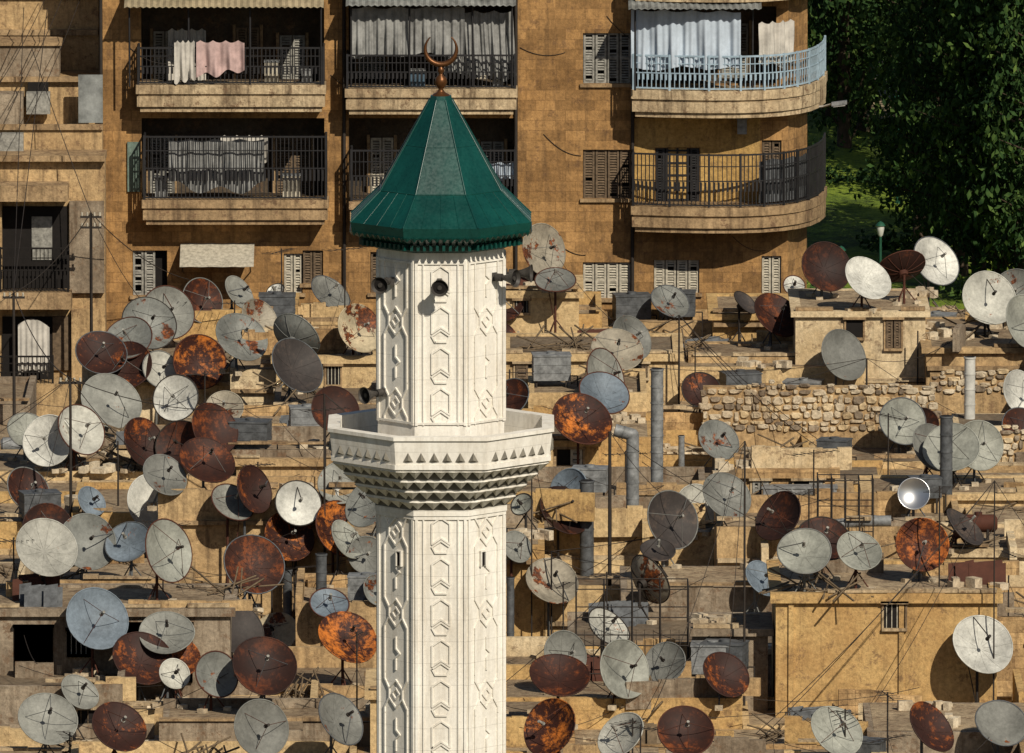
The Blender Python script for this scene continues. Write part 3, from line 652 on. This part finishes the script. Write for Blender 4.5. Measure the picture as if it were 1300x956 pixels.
# ------------------------------------------------------------------ SATELLITE DISHES
def dish(p,zf,r,kind,yaw,el,seed):
    rr=random.Random(seed); mb=MB(); dep=.32*r; n=32; rings=6
    nseg=rr.choice([8,12,16]); warp=rr.uniform(0,.05)*r; wp=rr.uniform(0,6)
    def shp(q,t): return dep*q*q+warp*q*q*math.sin(2*t+wp)
    for (off,flip) in((0,0),(-.018,1)):
        vs=[(0,0,off)]
        for i in range(1,rings+1):
            q=i/rings
            for j_ in range(n):
                t=2*math.pi*j_/n; vs.append((r*q*math.cos(t),r*q*math.sin(t),shp(q,t)+off))
        fs=[(0,1+j_,1+(j_+1)%n) for j_ in range(n)]
        for i in range(rings-1):
            for j_ in range(n):
                a0=1+i*n+j_; a1=1+i*n+(j_+1)%n; fs.append((a0,a0+n,a1+n,a1))
        if flip: fs=[f_[::-1] for f_ in fs]
        mb.add(vs,fs,0,True)
    rim=[Vector((r*math.cos(2*math.pi*j_/n),r*math.sin(2*math.pi*j_/n),shp(1,2*math.pi*j_/n)-.01)) for j_ in range(n+1)]
    mb.tube(rim,.018,5,1 if rr.random()<.3 else 0)
    for j_ in range(nseg):
        t=2*math.pi*j_/nseg
        mb.tube([Vector((q*r*math.cos(t),q*r*math.sin(t),shp(q,t)-.03)) for q in(.15,.4,.7,.98)],.010,4,1)
        if nseg<16: mb.tube([Vector((q*r*math.cos(t),q*r*math.sin(t),shp(q,t)+.001)) for q in(.1,.4,.7,.98)],.0045,3,0)
    if kind in'rk': arms=rr.random()<.5
    elif kind=='o': arms=rr.random()<.6
    else: arms=rr.random()<.85
    if kind=='x': arms=False
    if arms:
        foc=Vector((0,0,r*.88)); na=rr.choice([1,3,3,4]); t0=rr.uniform(0,6)
        for j_ in range(na):
            t=t0+2*math.pi*j_/na; q=rr.choice([.75,.97]); mb.cyl((q*r*math.cos(t),q*r*math.sin(t),shp(q,t)),foc,.0075 if na>1 else .014,n=5,mi=1)
        mb.cyl(foc-Vector((0,0,.10)),foc+Vector((0,0,.06)),.035,.035,10,3); mb.cyl(foc-Vector((0,0,.14)),foc-Vector((0,0,.10)),.05,.05,10,3)
    mb.cyl((0,0,-.14),(0,0,-.02),.12,.14,8,1)
    rx=Matrix.Rotation(math.radians(90-el),4,'X')
    M4=Matrix.Rotation(math.radians(yaw),4,'Z')@rx@Matrix.Rotation(rr.uniform(0,6.28),4,'Z')
    off=M4@Vector((0,0,-dep*.55))
    mb.v=[tuple(M4@Vector(v)+off) for v in mb.v]
    back=M4@Vector((0,0,-.16))+off; floorz=zf-p.z
    base=Vector((back.x,back.y,floorz))
    mb.cyl(base-Vector((0,0,.02)),back+Vector((0,0,.05)),.035,n=8,mi=1)
    mb.cyl(back,M4@Vector((0,0,-.03))+off,.05,n=6,mi=1)
    for j_ in range(3):
        t=j_*2.094+yaw; f_=base+Vector((math.cos(t)*.38,math.sin(t)*.38,0)); mb.cyl(f_,base+Vector((0,0,.5)),.018,n=5,mi=1)
        mb.rbox(f_.x,f_.y,floorz-.01,floorz+.1,.09,.09,t,2)
    if rr.random()<.5: mb.cyl(M4@Vector((0,-.5*r,-.02))+off,base+Vector((0,0,.3)),.014,n=5,mi=1)
    mat=M['mirror'] if kind=='x' else rr.choice(DM[kind])
    mb.obj("satellite_dish",[mat,rr.choice([M['strutg'],M['pole'],M['galvd'],M['tankred']]),M['rubble'],rr.choice([M['shutw'],M['pole']])],None,p)
D=[(302,373,24,'g'),(255,382,29,'r'),(212,398,35,'g'),(188,412,36,'g'),(163,432,32,'g'),(128,450,33,'r'),(160,466,34,'r'),(305,430,35,'g',30),(328,405,26,'m'),(375,428,33,'g'),
(375,466,38,'k',40),(418,374,28,'g'),(455,418,32,'m',35),(252,460,35,'o',20),(203,470,25,'w'),(140,512,40,'g',25),(224,506,30,'w'),(285,519,24,'m'),(62,560,33,'w'),(101,547,34,'w'),
(34,548,26,'g'),(270,545,34,'r'),(229,566,32,'r'),(180,562,32,'r'),(262,587,36,'r',25),(425,521,31,'r'),(34,622,30,'r',35),(115,637,20,'b',40),(196,641,40,'w',30),(208,605,30,'g'),
(60,672,33,'r'),(58,697,40,'g',20),(110,689,37,'g',20),(210,700,41,'g',48),(163,690,30,'b'),(321,718,40,'r',20),(366,682,33,'o'),(378,640,30,'w',15),(320,622,31,'r'),(430,672,37,'o'),
(438,686,27,'g'),(434,614,30,'g'),(471,640,35,'g'),(122,787,41,'b',22),(180,838,39,'r',20),(212,806,35,'g',0,50),(274,857,30,'g'),(226,835,28,'o'),(335,847,41,'r'),(350,806,30,'m'),
(440,812,39,'o',28),(300,800,37,'k'),(418,768,25,'b',10,50),(476,750,20,'g'),(221,856,20,'w'),(294,640,29,'g'),(465,705,24,'g'),(90,560,25,'g'),(350,370,12,'w'),
(688,318,34,'m',40),(705,358,26,'g',0,62),(640,385,25,'r'),(800,430,30,'g',42),(783,447,33,'m',10,45),(765,479,37,'g'),(766,501,33,'b'),(738,535,39,'o',22),(890,496,25,'r'),(911,560,28,'g',30),
(851,661,38,'k',35),(884,646,31,'w',30),(921,631,33,'g',30),(724,622,27,'b'),(715,650,35,'r',35),(663,641,15,'g'),(655,695,21,'g'),(700,740,34,'m',20),(822,737,34,'m'),(771,798,30,'g',45,45),
(790,850,38,'g'),(710,860,38,'r',10,55),(716,832,31,'g'),(990,657,34,'r'),(1045,686,34,'r'),(1021,702,34,'g'),(966,736,25,'b',45),(1090,701,29,'g'),(1170,692,34,'o',10),(1222,671,30,'k',65,45),
(1160,627,20,'x',0),(1069,452,34,'g',38),(985,402,33,'r',38),(1048,340,33,'r'),(1100,355,32,'w',35),(1145,341,31,'r'),(1186,333,34,'w',38),(1255,380,36,'w',20),(1290,372,30,'g'),(1302,410,36,'g'),
(1145,536,31,'g'),(1184,570,33,'g'),(1208,571,36,'g'),(1242,566,32,'g'),(1294,500,30,'w',45),(1298,546,30,'r'),(1246,820,40,'w',22),(850,385,26,'g',30,45),(1008,363,14,'w'),(650,506,26,'r'),
(920,858,32,'r'),(845,842,27,'g'),(945,385,18,'k',60),(640,430,20,'r'),(835,700,22,'k',10,60),(1170,540,22,'r'),
(60,915,38,'g'),(150,925,36,'r'),(330,925,37,'g'),(430,915,36,'g'),(700,925,38,'o'),(790,935,33,'g'),(870,930,36,'r'),(1060,930,36,'g'),(1180,925,36,'r'),(1270,920,34,'g'),(100,880,26,'g')]
for i,dd in enumerate(D):
    u,v,rp,kd=dd[:4]; yaw=dd[4] if len(dd)>4 else random.choice([R(8,45),R(30,58),R(-45,0),R(-20,25),R(15,50)]); el=dd[5] if len(dd)>5 else R(16,46)
    if i%17==9 and len(dd)==4: yaw+=150
    rm=rp*385/F
    p,f_=march(u,v,rm*.95+R(.2,.45)); rm=rp*(p.y+5)/F
    dish(p,f_,rm,kd,yaw,el,i+5)
# ------------------------------------------------------------------ MINARET
MY=300.0; mc=W(560,478,MY); CX=mc.x; SC=59.3
mn=empty("minaret",(CX,MY,-8))
def mp(mb,name,mats):
    o=mb.obj(name,mats); o.parent=mn; o.matrix_parent_inverse=Matrix.Translation((-CX,-MY,8)); return o
def zv(v): return W(560,v,MY).z
def oct_pts(a_,z): 
    r=a_/math.cos(math.pi/8); return [(CX+r*math.sin(math.radians(22.5+45*k_)),MY-r*math.cos(math.radians(22.5+45*k_)),z) for k_ in range(8)]
def octloft(mb,prof,mi=0,cap0=False,cap1=False):
    vs=[]
    for a_,z in prof: vs+=oct_pts(a_,z)
    m_=len(prof)
    mb.add(vs,[(i*8+k_,i*8+(k_+1)%8,(i+1)*8+(k_+1)%8,(i+1)*8+k_) for i in range(m_-1) for k_ in range(8)],mi)
    if cap0: mb.add(vs[:8],[tuple(range(7,-1,-1))],mi)
    if cap1: mb.add(vs[-8:],[tuple(range(8))],mi)
def fp(k_,a_,s_,z,d=0):
    t=math.radians(45*k_); n=Vector((math.sin(t),-math.cos(t),0)); q=Vector((math.cos(t),math.sin(t),0))
    return Vector((CX,MY,z))+n*(a_+d)+q*s_
def strip(mb,k_,a_,p0,p1,w_=.035,d=.022,mi=0,ext=.5):
    A=fp(k_,a_,*p0); B=fp(k_,a_,*p1); t=math.radians(45*k_); n=Vector((math.sin(t),-math.cos(t),0)); L=(B-A).length; dr=(B-A)/L
    mb.obox((A+B)/2+n*(d/2-.01+R(0,.0012)),dr*(L/2+w_*.5*ext),n.cross(dr)*(w_/2),n*(d/2+.01),mi)
aS=80/SC
sh=MB(); octloft(sh,[(aS*1.01,-8),(aS,zv(636))],0,True); octloft(sh,[(aS,zv(570)),(aS,zv(300))],0,False,True)
mp(sh,"shaft",[M['white']])
rl=MB()
hw=aS*math.tan(math.pi/8)
def poly(k_,pts,closed=True,w_=.034,d=.034):
    n=len(pts)
    for i in range(n if closed else n-1): strip(rl,k_,aS,pts[i],pts[(i+1)%n],w_,d)
def ornament(zlo,zhi):
    per=.94
    n=int(round((zhi-zlo)/per)); per=(zhi-zlo)/n
    for k_ in range(8):
        for s_ in(-1,1):
            strip(rl,k_,aS,(s_*(hw-.04),zlo),(s_*(hw-.04),zhi),.06,.036)
        strip(rl,k_,aS,(-hw+.07,zlo+.03),(hw-.07,zlo+.03),.05,.035); strip(rl,k_,aS,(-hw+.07,zhi-.03),(hw-.07,zhi-.03),.05,.035)
        for i in range(n):
            c=zlo+(i+.5)*per; h=per/2
            if k_%2==0:
                poly(k_,[(-.19,c+.22),(0,c+.35),(.19,c+.22),(.19,c-.22),(0,c-.09),(-.19,c-.22)])
                poly(k_,[(-.19,c-.28),(0,c-.15),(.19,c-.28),(.12,c-h+.03),(-.12,c-h+.03)])
                for s_ in(-1,1):
                    poly(k_,[(s_*.37,c+h),(s_*.37,c-h)],False)
            else:
                if i%2==0:
                    poly(k_,[(0,c+.30),(.2,c+.1),(.2,c-.1),(0,c-.30),(-.2,c-.1),(-.2,c+.1)])
                    poly(k_,[(0,c+.12),(.11,c),(0,c-.12),(-.11,c)])
                    for s_ in(-1,1): poly(k_,[(s_*.2,c+.1),(s_*.34,c+h*.7),(s_*.34,c+h)],False); poly(k_,[(s_*.2,c-.1),(s_*.34,c-h*.7),(s_*.34,c-h)],False)
                else:
                    for s_ in(-1,1): poly(k_,[(s_*.34,c+h),(s_*.34,c-h)],False)
                    poly(k_,[(0,c+h*.8),(0,c+.1),(.12,c),(0,c-.1),(0,c-h*.8)],False)
ornament(zv(528),zv(322)); ornament(zv(1000),zv(640))
mp(rl,"shaft_relief",[M['white']])
sl_=MB()
for k_,s_ in((-1,.12),(1,-.12)):
    zz=zv(700)
    strip(sl_,k_,aS,(s_,zz-.12),(s_,zz+.12),.09,.045,0); 
    for q in(-1,1): strip(sl_,k_,aS,(s_+q*.07,zz-.15),(s_+q*.07,zz+.15),.03,.07,1)
    strip(sl_,k_,aS,(s_-.08,zz+.17),(s_+.08,zz+.17),.03,.071,1)
mp(sl_,"slit_windows",[M['dark'],M['white']])
bl=MB(); aB=139/SC; zt=zv(535); zb=zv(574)
def ring(mb,ao,ai,z0,z1,mi=0,ao1=None):
    vs=oct_pts(ao,z0)+oct_pts(ao if ao1 is None else ao1,z1)+oct_pts(ai,z1)+oct_pts(ai,z0)
    fs=[]
    for k_ in range(8):
        q=(k_+1)%8
        for L in range(4): a0=L*8; b0=((L+1)%4)*8; fs.append((a0+k_,a0+q,b0+q,b0+k_))
    mb.add(vs,fs,mi)
ring(bl,aB-.03,aB-.19,zb+.06,zt-.08,0,aB+.03); ring(bl,aB+.07,aB-.19,zt-.078,zt); ring(bl,aB+.0,aB-.2,zb-.04,zb+.058)
octloft(bl,[(aB-.191,zb+.0),(aB-.191,zb+.1)],0,True,True)
hB=aB*math.tan(math.pi/8)
for k_ in range(8):
    n=6
    for i in range(n):
        s_=-hB+.14+(2*hB-.28)*(i+.5)/n
        A=fp(k_,aB,s_-.11,zb+.12,-.022); B=fp(k_,aB,s_+.11,zb+.12,-.022); C=fp(k_,aB,s_,zb+.33,-.0); ap_=fp(k_,aB,s_,zb+.17,.06)
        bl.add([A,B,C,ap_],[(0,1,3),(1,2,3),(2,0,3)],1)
mp(bl,"balcony_parapet",[M['white'],M['greyshade']])
# stepped corbel tiers, each edged with a zigzag of pendant wedges
mq=MB(); rows=4; zlow=zv(636); aQ=aB-.03
for i in range(rows):
    z1=zb-.042-(zb-.04-zlow)*i/rows; z0=zb-.04-(zb-.04-zlow)*(i+1)/rows; a1=aQ-.02-(aQ-aS-.03)*i/rows; a2=aQ-.02-(aQ-aS-.03)*(i+.9)/rows
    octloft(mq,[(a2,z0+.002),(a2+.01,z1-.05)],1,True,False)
    ring(mq,a1,a2-.05,z1-.055,z1-.002)
    hh=a1*math.tan(math.pi/8); n=7-i
    for k_ in range(8):
        for j_ in range(n):
            s_=-hh+2*hh*(j_+.5)/n; w_=hh/n*.98
            q=[fp(k_,a1,s_-w_,z1-.056,-.012),fp(k_,a1,s_+w_,z1-.056,-.012),fp(k_,a1,s_,z1-.056,.03),fp(k_,a2,s_,z0+.02,.035),fp(k_,a2,s_-w_*.8,z1-.056,.0),fp(k_,a2,s_+w_*.8,z1-.056,0)]
            mq.add(q,[(0,2,3),(2,1,3),(4,0,3),(1,5,3),(0,1,2)],0)
ring(mq,aS+.06,aS-.05,zlow-.12,zlow+.001); ring(mq,aS+.04,aS-.05,zlow-.2,zlow-.121)
mp(mq,"muqarnas_corbels",[M['white'],M['greyshade']])
rf=MB(); g_=lambda a_,v:(a_/SC,zv(v))
octloft(rf,[g_(80,311),g_(88,307),g_(88,302),g_(104,295),g_(112,290),g_(114,276),g_(76,238),g_(14,126),g_(13,121)],0,True,True)
prof=[g_(114,276),g_(76,238),g_(14,126)]
for k_ in range(8):
    t=math.radians(22.5+45*k_)
    P=[Vector((CX+a_/math.cos(math.pi/8)*math.sin(t),MY-a_/math.cos(math.pi/8)*math.cos(t),z)) for a_,z in prof]
    rf.tube(P,.022,6,0)
    aE,zE=prof[0]; aM,zM=prof[1]; aT,zT_=prof[2]
    def fpp(a_,z,f): return fp(k_,a_,f*a_*math.tan(math.pi/8),z,.004)
    for f_ in(-.5,0,.5): rf.tube([fpp(aE,zE,f_),fpp(aM,zM,f_)],.008,4,0)
    rf.tube([fp(k_,aM,-aM*.414,zM,.0),fp(k_,aM,aM*.414,zM,.0)],.018,5,0)
    a_=(aM+aT)/2; z=(zM+zT_)/2; 
    rf.tube([fp(k_,a_,-a_*.414,z,.0),fp(k_,a_,a_*.414,z,.0)],.007,4,0)
    hE=114/SC*.414; n=10
    for j_ in range(n):
        s_=-hE+2*hE*(j_+.5)/n; w_=hE/n; zz=zv(288)
        A=fp(k_,114/SC,s_-w_,zz,.0);B=fp(k_,114/SC,s_+w_,zz,.0);C=fp(k_,114/SC,s_,zz-.10,-.03)
        D_=fp(k_,114/SC,s_,zz,.025); rf.add([A,B,C,D_],[(0,3,2),(3,1,2),(0,2,1),(0,1,3)],0)
    for j_ in range(10):
        hh=98/SC*.414
        s_=-hh+2*hh*(j_+.5)/10; p0=fp(k_,98/SC,s_,zv(302)); t_=math.radians(45*k_); nn=Vector((math.sin(t_),-math.cos(t_),0)); qq=Vector((math.cos(t_),math.sin(t_),0))
        rf.obox(p0,qq*.03,nn*.09,(0,0,.06),0)
mp(rf,"green_roof",[M['green']])
fn=MB()
prof=[(.20,121),(.16,119),(.09,117),(.05,113),(.09,110),(.135,105),(.12,99),(.05,95),(.04,93),(.075,90),(.07,87),(.03,84),(.03,80)]
fn.rev(CX,MY,[(r_,zv(v)) for r_,v in prof],16,0)
cc=Vector((CX,MY,zv(62))); pts=[];rad=[]
N=28
for i in range(N+1):
    t=math.radians(-90-138+276*i/N) ; q=i/N
    pts.append(cc+Vector((.335*math.cos(t),0,.335*math.sin(t)))); rad.append(.014+.05*math.sin(math.pi*q)**1.3)
fn.tube(pts,rad,8,0)
mp(fn,"crescent_finial",[M['gold']])
def horn(k_,s_,v,yaw,pitch=0):
    mb=MB(); z=zv(v); base=fp(k_,aS,s_,z,.0); t=math.radians(45*k_); n=Vector((math.sin(t),-math.cos(t),0))
    d=Vector((math.sin(math.radians(yaw)),-math.cos(math.radians(yaw)),math.sin(math.radians(pitch)))).normalized()
    c=base+n*.22
    mb.cyl(base,base+n*.2,.025,n=6,mi=0); mb.obox(base+n*.02,(.05,0,0),(0,.05,0),(0,0,.09),0)
    mb.cyl(c-d*.12,c+d*.02,.085,.085,12,0); mb.cyl(c+d*.02,c+d*.12,.05,.07,12,0,False)
    mb.cyl(c+d*.12,c+d*.26,.07,.12,16,0,False); mb.cyl(c+d*.26,c+d*.36,.12,.185,20,0,False); mb.cyl(c+d*.355,c+d*.37,.195,.195,20,0,False)
    mb.cyl(c+d*.30,c+d*.12,.14,.05,16,1,True); mb.cyl(c+d*.14,c+d*.33,.04,.05,10,0)
    mp(mb,"horn_loudspeaker",[M['horn'],M['dark']])
horn(-1,-.1,350,-20,-5); horn(0,-.02,348,0,-8); horn(2,-.2,345,80); horn(1,.25,345,60,0); horn(-1,-.35,492,-50,-3)
# ------------------------------------------------------------------ TREES
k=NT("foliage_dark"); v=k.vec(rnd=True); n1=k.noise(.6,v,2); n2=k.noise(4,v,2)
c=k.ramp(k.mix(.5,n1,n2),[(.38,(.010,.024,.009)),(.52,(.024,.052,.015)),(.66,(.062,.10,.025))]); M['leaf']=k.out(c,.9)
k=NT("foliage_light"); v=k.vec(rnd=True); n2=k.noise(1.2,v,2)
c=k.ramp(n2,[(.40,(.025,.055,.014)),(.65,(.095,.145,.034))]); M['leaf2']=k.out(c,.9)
for q in('leaf','leaf2'): M[q].node_tree.nodes['Principled BSDF'].inputs['Specular IOR Level'].default_value=.08
M['bark']=flat("bark",(.06,.042,.028),.95,scale=6)
def treemesh(seed,Ht,Rm,kind):
    rr=random.Random(seed); V=[];Fc=[];MI=[]
    lo=.05 if kind=='cy' else .10 if kind=='pi' else .22
    nb={'cy':26,'pi':46,'br':34}[kind]
    bo=[]
    for b in range(nb):
        t=(b+.5)/nb; th=b*2.4+rr.uniform(-.4,.4)
        if kind=='cy': L=Rm*(math.sin(math.pi*min(1,t*.9+.1))**.5)*(1-.4*t)*rr.uniform(.6,1.15); rise=2.2
        elif kind=='pi': L=Rm*(1-t)**.75*rr.uniform(.6,1.2)*(.5+.5*min(1,t*5)); rise=.9
        else: L=Rm*math.sqrt(max(.05,1-(2*t-1)**2))*rr.uniform(.65,1.15); rise=1.0
        bo.append((Ht*(lo+(.93-lo)*t),th,L,rise))
    for (z0,th,L,rise) in bo:
        for c_ in range({'cy':15,'pi':13,'br':15}[kind]):
            q=L*(c_+1)/13 if kind!='cy' else L*rr.uniform(.3,1.05); cr=.16+.18*rr.random()+(.15 if kind=='br' else .05)
            cx=q*math.cos(th)+rr.gauss(0,.16); cy=q*math.sin(th)+rr.gauss(0,.16); cz=z0+rise*(q/max(L,.1))**1.5*.7+rr.gauss(0,.16)
            mi=1 if rr.random()<.15+.25*(q/L>.75) else 0  # paler leaf favoured on outer clumps: lit crown edges put into colour
            for l_ in range(15):
                x=cx+rr.gauss(0,cr); y=cy+rr.gauss(0,cr); zz=cz+rr.gauss(0,cr*(1.5 if kind=='cy' else .7)); s_=rr.uniform(.07,.15)
                a_=Vector((rr.gauss(0,1),rr.gauss(0,1),rr.gauss(0,1)+(1.2 if kind!='br' else 0))).normalized()*s_; b_=a_.orthogonal().normalized()*s_*.5
                b_.rotate(Matrix.Rotation(rr.uniform(0,6.28),3,a_)); o=len(V)
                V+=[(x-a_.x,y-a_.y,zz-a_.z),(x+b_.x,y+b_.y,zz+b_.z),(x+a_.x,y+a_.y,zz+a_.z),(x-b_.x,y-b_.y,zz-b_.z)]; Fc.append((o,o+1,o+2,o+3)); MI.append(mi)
    mb=MB(); mb.v=V; mb.f=Fc; mb.m=MI; mb.s=[False]*len(Fc)
    mb.tube([(0,0,-.3),(.05,0,Ht*.3),(-.04,.05,Ht*.65),(0,0,Ht*.93)],[.22,.17,.1,.02],8,2)
    for (z0,th,L,rise) in bo:
        mb.tube([(0,0,z0-.2),(L*.5*math.cos(th),L*.5*math.sin(th),z0+rise*.2),(L*.95*math.cos(th),L*.95*math.sin(th),z0+rise*.6)],[.05,.03,.01],4,2)
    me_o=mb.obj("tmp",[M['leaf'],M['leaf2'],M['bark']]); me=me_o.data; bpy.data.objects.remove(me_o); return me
TM=[('cypress_tree',treemesh(1,11,1.7,'cy')),('cypress_tree',treemesh(2,12,1.5,'cy')),('pine_tree',treemesh(3,11,3.0,'pi')),('pine_tree',treemesh(4,10,3.3,'pi')),('broadleaf_tree',treemesh(5,9,3.2,'br'))]
def tree(k_,x,y,s_,z=-8):
    nm,me=TM[k_]; o=bpy.data.objects.new(nm,me); sc.collection.objects.link(o); o.location=(x,y,z); o.scale=(s_,s_,s_*R(.95,1.15)); o.rotation_euler=(R(-.04,.04),R(-.04,.04),R(0,6.28))
def tree_uv(k_,u,Y,s_): tree(k_,W(u,250,Y).x,Y,s_)
for k_,u,Y,s_ in((0,1072,492,1.25),(1,1050,500,1.2),(1,1096,497,1.25),(0,1168,470,1.2),(1,1190,466,1.25),(3,1222,462,1.15),(1,1244,458,1.25),(2,1268,456,1.2),(0,1300,455,1.25),(2,1335,452,1.2),(4,1205,490,1.4),
   (3,1290,480,1.4),(2,1240,500,1.45),(1,1160,500,1.25),(0,1152,515,1.2),(3,1330,500,1.5),(4,1270,520,1.5),(2,1190,530,1.4),(4,1060,540,1.4),(3,1080,565,1.6),(2,1300,540,1.5),(3,1150,560,1.4),
   (4,1130,600,1.3),(3,1105,610,1.6),(4,1160,605,1.5),(2,1385,465,1.2),(4,1410,500,1.4),(3,1040,580,1.4),(2,1210,570,1.6)): tree_uv(k_,u,Y,s_)
for i in range(16): tree(random.choice([2,3,4]),8+i*2.3+R(-1,1),R(620,660),R(1.6,2.0))
for i in range(16):
    mb=MB()
    u=random.choice([R(1040,1060),R(1085,1140),R(1150,1240),R(1150,1200)]); Y=R(438,500); x=W(u,250,Y).x
    for _ in range(200):
        c=Vector((x+random.gauss(0,.4),Y+random.gauss(0,.4),-7.6+abs(random.gauss(0,.3)))); s_=R(.06,.13); a_=Vector((R(-1,1),R(-1,1),R(-1,1))).normalized()*s_; b_=a_.orthogonal()*.6
        mb.add([c-a_,c+b_,c+a_,c-b_],[(0,1,2,3)],0)
    mb.obj("shrub",[random.choice([M['leaf'],M['leaf2']])])
mb=MB(); P=[(W(1126,250,Y).x+.5*math.sin(Y*.05),Y) for Y in np.linspace(495,590,30)]
vs=[];
for x,y in P: vs+=[(x-.45,y,-6.6),(x+.45,y,-6.6)]
mb.add(vs,[(2*i,2*i+1,2*i+3,2*i+2) for i in range(29)],0)
for i in range(29):
    for s_ in(-.5,.5): 
        a_=Vector((P[i][0]+s_,P[i][1],-6.8)); b_=Vector((P[i+1][0]+s_,P[i+1][1],-6.8)); mb.obox((a_+b_)/2,(b_-a_)/2,(.05,0,0),(0,0,.28),1)
mb.obj("park_path",[M['path'],M['trim']])
M['lampg']=flat("lamp_green_paint",(.015,.07,.04),.5)
for u,Y in((1068,440),(1118,446),(1140,480)):
    x=W(u,250,Y).x; mb=MB(); mb.cyl((x,Y,-8),(x,Y,-7.3),.11,.08,10,0); mb.cyl((x,Y,-7.3),(x,Y,-4.4),.05,.04,8,0); mb.rev(x,Y,[(.04,-4.4),(.08,-4.35),(.12,-4.15),(.12,-4.05)],12,1); mb.rev(x,Y,[(.16,-4.05),(.09,-3.95),(.0,-3.9)],12,0)
    mb.obj("park_lamp",[M['lampg'],M['pipew']])
print("objects",len(bpy.data.objects))
